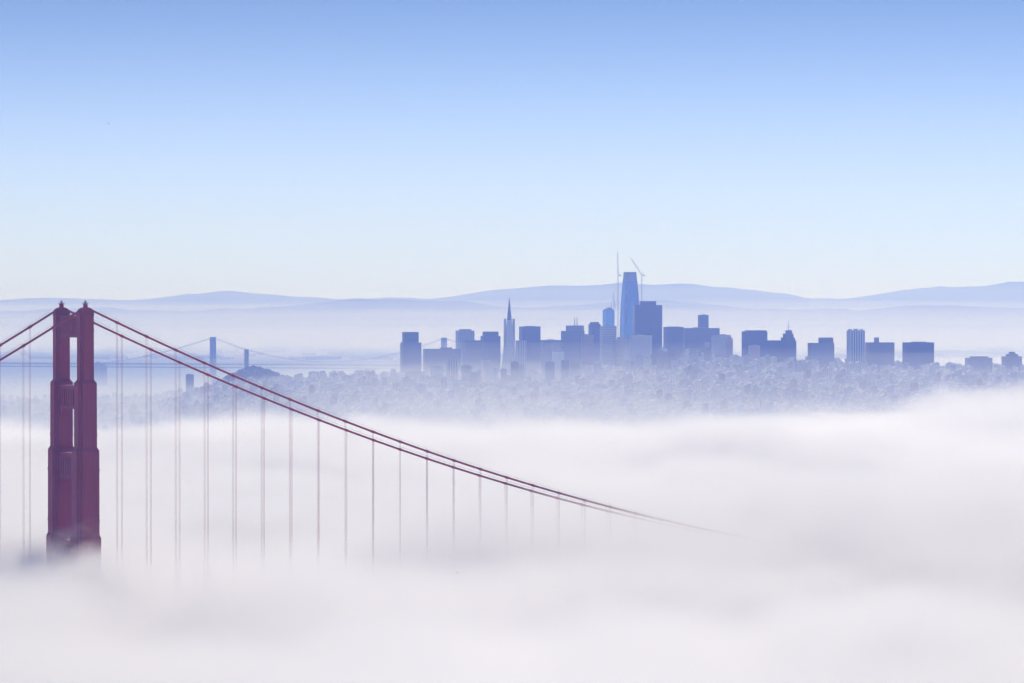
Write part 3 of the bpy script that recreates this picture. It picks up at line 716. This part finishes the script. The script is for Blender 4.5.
for i in range(-180, 240):
    for j in range(-30, 410):
        if i % 9 == 0 or j % 6 == 0: continue            # streets
        gx, gy = i * 12.0, 5450 + j * 12.0 - 1200
        X = gx * co - gy * si + 5450 * si * .9; Y = gx * si + gy * co
        X = X + (Y * 0)
        if not (5750 < Y < 9650): continue
        px = X / Y * F + 512
        if px < -90 or px > 1120: continue
        cells.append((X + random.uniform(-1.5, 1.5), Y + random.uniform(-1.5, 1.5), px))
gz = ground([c_[0] for c_ in cells], [c_[1] for c_ in cells])
stuffm = {}
cand = []
for (X, Y, px), z in zip(cells, gz):
    if z < 1.5: continue
    if abs(px - 252) < 42 and 8080 < Y < 8420: continue  # wooded hill
    pk = fbm(np.array([X]), np.array([Y]), 420, 77, 2)[0]
    if pk > 0.30: continue                                # parks
    if random.random() < .08: continue
    big = random.random()
    W_, D_ = random.uniform(7.5, 11), random.uniform(8, 11.5); H_ = random.uniform(5.5, 10)
    if big < .06: H_ = random.uniform(14.6, 24)
    cand.append((X, Y, z, W_, D_, H_, 'flat' if random.random() < .6 else 'gable', px))
# the ones that show largest stand alone; the rest read as one mass
def shows(c_):
    X, Y, z, W_, D_, H_, k, px = c_
    yy = HOR + (CAMZ - z - H_) / Y * F
    if px < 20 or px > 1010 or yy > 408 or Y > 8000: return -1
    return H_ * W_ / Y
cand.sort(key=lambda c_: -shows(c_))
solo, rest = cand[:255], cand[255:]
m = MB(); nfl = 0
for X, Y, z, W_, D_, H_, k, px in rest:
    hm_ = house_mesh(k, W_, D_, H_)
    vs = [(X + x_ * co - y_ * si, Y + x_ * si + y_ * co, z + z_) for x_, y_, z_ in hm_.v]
    m.add(vs, hm_.f)
tag(m.build('city_houses', HM), kind='stuff', label='dense carpet of small houses covering the slopes below the skyline', cat='houses')
WALL = [('white', (.82, .81, .79)), ('cream', (.72, .66, .56)), ('grey', (.50, .50, .51)), ('tan', (.55, .46, .38)), ('brick red', (.40, .22, .17)), ('blue grey', (.42, .46, .52))]
SM = {}
for nm, c_ in WALL:
    for rn, rc in (('pale', (.62, .61, .59)), ('dark', (.18, .18, .18))):
        SM[nm, rn] = mat_facade('%s_house_wall' % nm.replace(' ', '_'), c_, (.26, .27, .29), 4.2, 3.2, .4, .5, rc)
HMESH = {}
for X, Y, z, W_, D_, H_, k, px in solo:
    nm = random.choice([q[0] for q in WALL]); rn = random.choice(['pale', 'pale', 'dark'])
    tall = H_ > 14.5
    o = house_mesh(k, W_, D_, H_).build('apartment_house' if tall else 'house', SM[nm, rn])
    o.location = (X, Y, z); o.rotation_euler = (0, 0, GA)
    where = 'left' if px < 400 else 'central' if px < 740 else 'right'
    dist = 'high on' if Y > 7100 else 'halfway up' if Y > 6600 else 'low on'
    tag(o, '%s %s %s with %s %s roof %s the %s slope' % ('tall' if tall else 'low', nm, 'apartment house' if tall else 'house', rn, 'flat' if k == 'flat' else 'gabled', dist, where), 'house', 'houses on the city slopes')

# trees: leafy clumps on the column-tower hill, in parks and along streets
t = NT('tree_leaves'); tc = t.n('ShaderNodeTexCoord'); ge = t.n('ShaderNodeNewGeometry')
t.bsdf(t.mix(ge.outputs['Random Per Island'], (.04, .065, .03), (.10, .13, .06)), .9, .1)
ML = t.m
def leafy(spots):
    V = []; Fc = []
    for X, Y, z, r, h in spots:
        n = int(26 + r * 4)
        u = rng.normal(size=(n, 3)); u /= np.linalg.norm(u, axis=1)[:, None]; rad = rng.uniform(.55, 1.05, n)[:, None]
        p = u * rad * np.array([r, r, h * .45]) + np.array([X, Y, z + h * .6])
        a = rng.normal(size=(n, 3)); a /= np.linalg.norm(a, axis=1)[:, None]; b_ = np.cross(a, u); b_ /= (np.linalg.norm(b_, axis=1)[:, None] + 1e-6)
        s_ = (r * .34) * rng.uniform(.6, 1.2, n)[:, None]
        q = np.stack([p - a * s_ - b_ * s_, p + a * s_ - b_ * s_, p + a * s_ + b_ * s_, p - a * s_ + b_ * s_], 1).reshape(-1, 3)
        base = len(V)
        V.extend(q.tolist()); Fc.extend([(base + 4 * i, base + 4 * i + 1, base + 4 * i + 2, base + 4 * i + 3) for i in range(n)])
    return V, Fc
sp_ = []
hx_ = at(252, 8250, z=0).x
for k in range(420):
    a = random.gauss(0, 1) * 48 + hx_ + random.uniform(-10, 26); b_ = 8250 + random.uniform(-150, 90)
    sp_.append((a, b_, random.uniform(3.5, 7), random.uniform(8, 14)))
for k in range(60): sp_.append((at(random.uniform(186, 232), 8250, z=0).x, 8200 + random.uniform(-120, 120), random.uniform(3, 6), random.uniform(7, 12)))
zz = ground([s_[0] for s_ in sp_], [s_[1] for s_ in sp_])
V, Fc = leafy([(s_[0], s_[1], float(z) - 1, s_[2], s_[3]) for s_, z in zip(sp_, zz) if z > 1])
m = MB(); m.v = V; m.f = Fc
tag(m.build('hill_trees', ML), kind='stuff', label='dark mass of trees covering the hill under the column tower', cat='trees')
sp_ = []
for X, Y, px in cells:
    pk = fbm(np.array([X]), np.array([Y]), 420, 77, 2)[0]
    if (pk > .30 and random.random() < .7) or random.random() < .022:
        sp_.append((X + random.uniform(-7, 7), Y + random.uniform(-7, 7), random.uniform(3, 6), random.uniform(7, 13)))
zz = ground([s_[0] for s_ in sp_], [s_[1] for s_ in sp_])
V, Fc = leafy([(s_[0], s_[1], float(z) - 1, s_[2], s_[3]) for s_, z in zip(sp_, zz) if z > 1])
m = MB(); m.v = V; m.f = Fc
tag(m.build('city_trees', ML), kind='stuff', label='dark street and park trees scattered among the houses', cat='trees')
# far port sheds and pale tanks along the opposite shore
m = MB()
for k in range(420):
    Y = random.uniform(16800, 21500); X = at(random.uniform(-60, 1080), Y, z=0).x
    z = float(shore_z(np.array([X]), np.array([Y]))[0])
    if z < 1: continue
    m.box((X, Y, z + 5), (random.uniform(20, 140), random.uniform(20, 60), random.uniform(8, 22)), random.uniform(-.4, .4))
tag(m.build('port_sheds', HM), kind='stuff', label='pale sheds scattered along the far shore of the bay', cat='sheds')
print('houses', len(solo), len(rest), 'cells', len(cells))

# two far gulls
MBIRD = mat_plain('gull_feathers', (.12, .12, .13), 0.8)
for px, py, d, fl in ((108.5, 124, 620, .35), (457.5, 573, 620, .15)):
    c = at(px, d, py)
    m = MB(); m.tube([(-.28, 0, 0), (-.18, 0, .03), (0, 0, .02), (.2, 0, 0), (.36, 0, .02)], [.02, .06, .075, .05, .015], 8)
    b_ = m.build('gull', MBIRD, None, True); b_.location = c; b_.rotation_euler = (0, 0, .7 if py < 200 else 2.4)
    for sy in (-1, 1):
        m = MB(); m.loft([[(-.1, sy * .05, 0), (.1, sy * .05, 0), (.1, sy * .05, .03), (-.1, sy * .05, .03)], [(-.09, sy * .35, fl * .5), (.08, sy * .35, fl * .5), (.08, sy * .35, fl * .5 + .02), (-.09, sy * .35, fl * .5 + .02)], [(-.06, sy * .72, fl * .35), (-.02, sy * .72, fl * .35), (-.02, sy * .72, fl * .35 + .01), (-.06, sy * .72, fl * .35 + .01)]])
        m.build('wing', MBIRD, b_)
    b_.scale = (.62, .62, .62)
    tag(b_, 'tiny dark gull high in the open sky at upper left' if py < 200 else 'tiny dark gull gliding low over the fog below the cables', 'bird')
